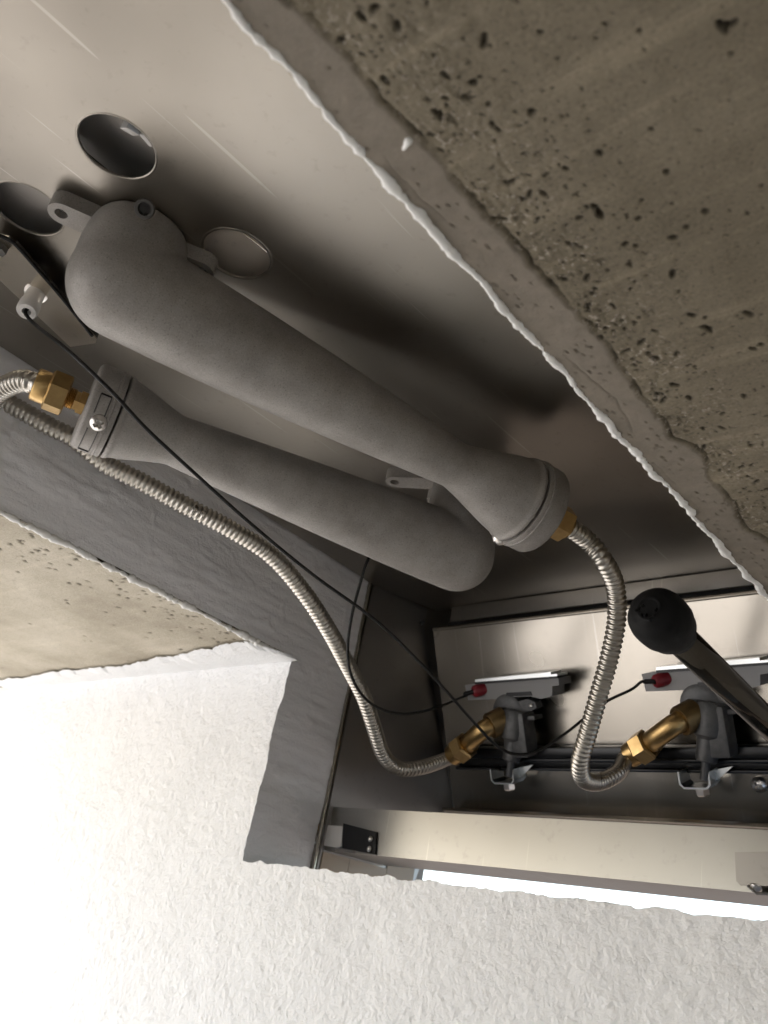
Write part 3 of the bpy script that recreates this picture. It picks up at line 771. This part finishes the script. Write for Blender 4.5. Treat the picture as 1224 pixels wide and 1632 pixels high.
axA = -bA[2]; fitA = fitting(bA[1]+axA*.0002, axA, sleeve=.002, hexl=.016, nipple=.004, hr=.0138)
sA = bA[1] + axA*.0245
pA = [sA-axA*.004, sA+axA*.004, at_d(938,863,depth(sA)+.012), at_d(962,893,.680), at_d(980,932,.692), at_d(983,985,.700), at_d(972,1045,.706), at_d(955,1105,.712), at_d(938,1165,.720), at_d(925,1213,.732), at_d(930,1241,.748), at_d(956,1246,.768), at_d(985,1231,.786), b2-nax*.010, b2+nax*.002]
hose('corrugated steel hose in a tight U from upper burner to right valve', pA, fitA, end_nut(b2, nax))
axB = -bB[2]; fitB = fitting(bB[1]+axB*.0002, axB, nipple=.008)
sB = bB[1] + axB*.0345
d0 = depth(sB)
pB = [sB-axB*.006, sB, at_d(34,607,d0+.005), at_d(4,620,d0+.02), at_d(-40,655,d0+.045), at_d(-90,672,d0+.075), at_d(-110,650,.700), at_d(-70,622,.705), at_d(-20,628,.704), at_d(30,652,.703), at_d(80,680,.703), at_d(120,700,.705), at_d(165,737,.708), at_d(230,770,.712), at_d(300,808,.722), at_d(372,846,.735), at_d(432,885,.752), at_d(482,941,.775), at_d(524,1004,.80), at_d(556,1064,.828), at_d(580,1112,.848), at_d(596,1160,.868), at_d(611,1203,.888), at_d(635,1224,.904), at_d(672,1223,.920), b1-nax*.010, b1+nax*.002]
hose('long corrugated steel hose running along the left wall from lower burner to left valve', pB, fitB, end_nut(b1, nax))

# ------------------------------------------------------------------ control valves
def valve():
    base = pn(805, 1170, 0)
    root = empty('gas_valve', base, 'grey die cast gas valve with red ignition plug, left one with no pipe in front', 'gas valve', 'gas valves on the control panel')
    def poly(ps, off, th): return sheet([pn(x, y, off) for x, y in ps], [], -PN*th)
    mk('ignition_housing', *poly([(741,1092),(760,1089),(890,1081),(891,1092),(880,1094),(880,1109),(862,1114),(846,1110),(806,1111),(800,1114),(746,1116)], .030, .024), M_GREY, root, smooth=False)
    mk('housing_slot', *poly([(807,1104),(846,1102),(848,1109),(806,1110)], .0306, .001), M_BLACK, root, smooth=False)
    mk('housing_bar', *poly([(757,1083),(878,1071),(878,1075),(888,1074),(888,1078),(757,1089)], .034, .020), M_ZINC, root, smooth=False)
    mk('housing_gap', *poly([(757,1087),(888,1077.5),(888,1081),(757,1091)], .0345, .018), M_BLACK, root, smooth=False)
    rc = pn(767, 1099, .030); ra = (PN*.8 - UX*.55 + PT*.15).normalized()
    mk('red_plug', *lathe([(-.004,.0066),(.004,.0066),(.0085,.0060),(.0098,.0046),(.0098,.0026),(.005,.0024)], rc, ra, 24), M_RED, root, angle=40)
    # body: stem down the panel, flange facing the camera, rib, pin
    st, sb = pn(828, 1132, .026), pn(815, 1213, .034); d = (sb-st)
    pts = [st+d*t for t in (0,.06,.40,.55,.62,.97,1.0)]
    mk('valve_stem', *sweep(pts, [.0150,.0165,.0165,.0150,.0105,.0092,.0080], 20, up=PN), M_ALU, root, angle=30)
    mk('valve_rib', *box(pn(834,1170,.030), (UX*.009), (PT*.022), (PN*.011), .003), M_ALU, root)
    fc = pn(826, 1130, .010)
    mk('valve_flange', *lathe([(0,.0190),(.016,.0190),(.020,.0178),(.022,.014)], fc, PN, 28), M_ALU, root, angle=40)
    mk('flange_ear', *poly([(840,1114),(852,1119),(855,1128),(846,1133),(826,1136),(826,1118)], .030, .012), M_ALU, root, smooth=False)
    mk('ear_screw', *screw_mesh(pn(846,1125,.031), PN, .0024, False), M_SCREW, root)
    mk('valve_spur', *box(pn(845,1143,.026), UX*.010, PT*.0022, PN*.008, .001), M_ALU, root)
    mk('stem_pin', *sweep([sb-d*.03, sb+(sb-st)*.30], [.0042,.0034], 12), M_ALU, root)
    # brass port, elbow
    k0, k1 = pn(798,1149,.036), pn(772,1162,.052); ka = (k1-k0).normalized()
    mk('port_collar', *lathe([(-.004,.0136),(.012,.0136),(.0135,.0129),(.0135,.0100),(.012,.0096)], k0, ka, 24), M_BRASS_SHADED, root, angle=40)
    e_end = nutA+nax*.016
    ep = catmull([k0+ka*.006, k0+ka*.020, (k0+ka*.026)*.5+(e_end)*.5, e_end], .0022)
    rr = [.0092+.0006*math.sin(i*1.0) if i > len(ep)-4 else .0094 for i in range(len(ep))]
    mk('brass_elbow', *sweep(ep, rr, 20), M_BRASS, root, angle=40)
    mk('elbow_ring', *lathe([(-.0012,.0090),(-.0006,.0103),(.0006,.0103),(.0012,.0090)], e_end+nax*.0035, nax, 24), M_BRASS, root)
    # U clamp round the manifold and its bolt
    w = pn(815,1240,.034); q0, q1 = pn(781,1233,.036), pn(818,1233,.036)
    cw = (q1.x-q0.x)/2; cc = (q0+q1)/2
    U_ = []
    for a, b_ in ((-cw,-.004),(-cw,.007),(-cw*.72,.0108),(cw*.72,.0108),(cw,.007),(cw,-.004)): U_.append(cc+UX*a+PT*b_)
    inn = [cc+UX*a+PT*b_ for a, b_ in ((cw-.0016,-.004),(cw-.0016,.0064),(cw*.68,.0092),(-cw*.68,.0092),(-cw+.0016,.0064),(-cw+.0016,-.004))]
    mk('clamp_bracket', *sheet(U_+inn, [], -PN*.022), M_ZINC, root, smooth=False)
    gus = [cc+UX*cw+PT*.006, cc+UX*cw-PT*.004, cc+UX*(cw+.017)-PT*.007]
    mk('clamp_gusset', *sheet([g-PN*.012 for g in gus], [], -PN*.0015), M_ZINC, root, smooth=False)
    mk('clamp_bolt', *lathe([(0,.0062),(.0058,.0062),(.0070,.0048)], cc+UX*.0035+PT*.0105-PN*.006, PT, 6), M_SCREW, root, smooth=False)
    return root
v1 = valve()
v2 = v1.copy(); COL.objects.link(v2); v2.location = Vector(v1.location) + Vector((DX,0,0))
v2['label'] = 'grey die cast gas valve with red ignition plug, right one partly behind black capped pipe'
for ch in list(v1.children):
    c = ch.copy(); COL.objects.link(c); c.parent = v2

# manifold: black bar with two rolled edges, behind the clamps
man = empty('gas_manifold', pn(900, 1210, .012), 'black enamelled gas manifold bar running behind both valves along the control panel', 'manifold')
def bar(py0, py1, off, x0, x1, dep, rnd):
    a, b = pn(850, py0, off), pn(850, py1, off); h = (b-a).length/2; c = (a+b)/2; c = Vector(((x0+x1)/2, c.y, c.z)) - PN*dep
    return box(c, UX*((x1-x0)/2), PT*h, PN*dep, rnd)
xl = pn(728, 1222, .02).x
mk('manifold_bar', *bar(1192, 1210, .022, xl-.006, XR-.002, .009, .003), M_BLACK, man)
mk('manifold_ledge', *bar(1208.5, 1224, .016, xl, XR-.002, .006, .0015), M_BLACK, man)
l0 = pn(728, 1224, .0175); l1 = Vector((XR-.002, l0.y, l0.z))
mk('rolled_edge', *sweep([l0, l1], .0019, 12), M_BLACK, man)
m0 = pn(818, 1211, .0205)
mk('rolled_edge', *sweep([m0, Vector((XR-.002, m0.y, m0.z))], .0024, 12), M_BLACK, man)

# ------------------------------------------------------------------ ignition leads and electrode
WR = .00130
el_top = at_z(58, 466, zb_); el_bot = at_d(42, 497, depth(el_top)-.016); ea = (el_bot-el_top).normalized()
ele = empty('ignition_electrode', el_top, 'white ceramic ignition electrode hanging from the bracket at the left', 'electrode')
ln = (el_bot-el_top).length
mk('ceramic_body', *lathe([(-.001,.0060),(.004,.0062),(ln*.55,.0062),(ln*.60,.0070),(ln*.95,.0070),(ln,.0062),(ln,.0030),(ln-.004,.0028)], el_top, ea, 24), M_CERAMIC, ele, angle=40)
mk('mounting_washer', *lathe([(-.0005,.0080),(.0012,.0080),(.0016,.0070)], el_top, ea, 24), M_SCREW, ele)
def lead(label, path, plug=None):
    root = empty('ignition_wire', path[len(path)//2], label, 'wire', 'black ignition wires')
    mk('wire', *sweep(catmull(path, .003), WR, 10), M_WIRE, root, angle=0)
    if plug: mk('plug_boot', *lathe([(-.002,.0013),(.000,.0022),(.010,.0024)], plug[0], plug[1], 12), M_WIRE, root)
    return root
ra_ = (PN*.8 - UX*.55 + PT*.15).normalized()
end1 = pn(767,1099,.030)+ra_*.007; end2 = end1+Vector((DX,0,0))
lead('black ignition wire stretched diagonally from the ceramic electrode across to the right red plug',
     [el_bot-ea*.006, el_bot+ea*.002, at_d(58,519,depth(el_bot)-.004), at_d(110,560,.556), at_d(178,624,.553), at_d(232,682,.565), at_d(300,745,.59), at_d(400,835,.63), at_d(500,917,.665), at_d(600,990,.70), at_d(680,1067,.72), at_d(748,1143,.735), at_d(790,1187,.745), at_d(822,1202,.75), at_d(858,1196,.757), at_d(905,1166,.768), at_d(960,1122,.782), at_d(1006,1099,.785), end2-Vector((.012,.004,.001)), end2], (end2-Vector((.010,.003,.001)), Vector((1,.3,.1)).normalized()))
lead('black ignition wire looping down from behind the lower burner to the left red plug',
     [at_d(640,845,.80), at_d(605,865,.79), at_d(586,893,.78), at_d(574,930,.78), at_d(560,985,.785), at_d(554,1040,.785), at_d(562,1082,.785), at_d(585,1116,.80), at_d(618,1134,.825), at_d(655,1137,.86), at_d(700,1126,.90), end1-Vector((.014,.002,.006)), end1], (end1-Vector((.010,.003,.003)), Vector((1,.3,.3)).normalized()))

_w = [at_z(x, y, ZP-.0135) for x, y in ((-16,371),(8,379),(26,391),(58,427),(92,466),(124,506),(147,535))] 
lead('black ignition wire lying along the upper edge of the igniter bracket behind the big elbow', _w)

# ------------------------------------------------------------------ black pipe with a rubber cap
c0, c1 = at_d(1050, 985, .500), at_d(1224, 1153, .612); pa = (c1-c0).normalized()
pipe = empty('capped_pipe', c0, 'glossy black pipe with a rounded rubber end cap at the right, pointing at the viewer', 'pipe')
mk('pipe_tube', *lathe([(.018,.0088),(.019,.0095),(.30,.0095)], c0, pa, 40), M_PIPE, pipe, angle=40)
cap_prof = [(-.0128,.0010),(-.0128,.0052),(-.0134,.0058),(-.0134,.0068),(-.0126,.0074),(-.0118,.0104),(-.0098,.0136),(-.0066,.0156),(-.002,.0166),(.003,.0168),(.0095,.0165),(.0125,.0152),(.0175,.0146),(.0185,.0136),(.0235,.0120),(.0275,.0104),(.028,.0096)]
rc_ = mk('rubber_cap', *lathe(cap_prof, c0, pa, 48), M_RUBBER, pipe, angle=40)
_a = pa.orthogonal().normalized(); _b = pa.cross(_a)
for k in range(7):                                              # moulding nibs left on the end of the cap
    th = 1.1+k*.55; rr_ = .0042+.0028*(k % 3)/2
    mk('mould_nib', *lathe([(-.0008,.0010),(.0002,.0012),(.0012,.0008)], c0 - pa*.0130 + _a*(rr_*math.cos(th)) + _b*(rr_*math.sin(th)), -pa, 8), M_RUBBER, rc_)
print('depths', depth(nutA), depth(b2), depth(sA), depth(sB), depth(end1), depth(end2), DX)
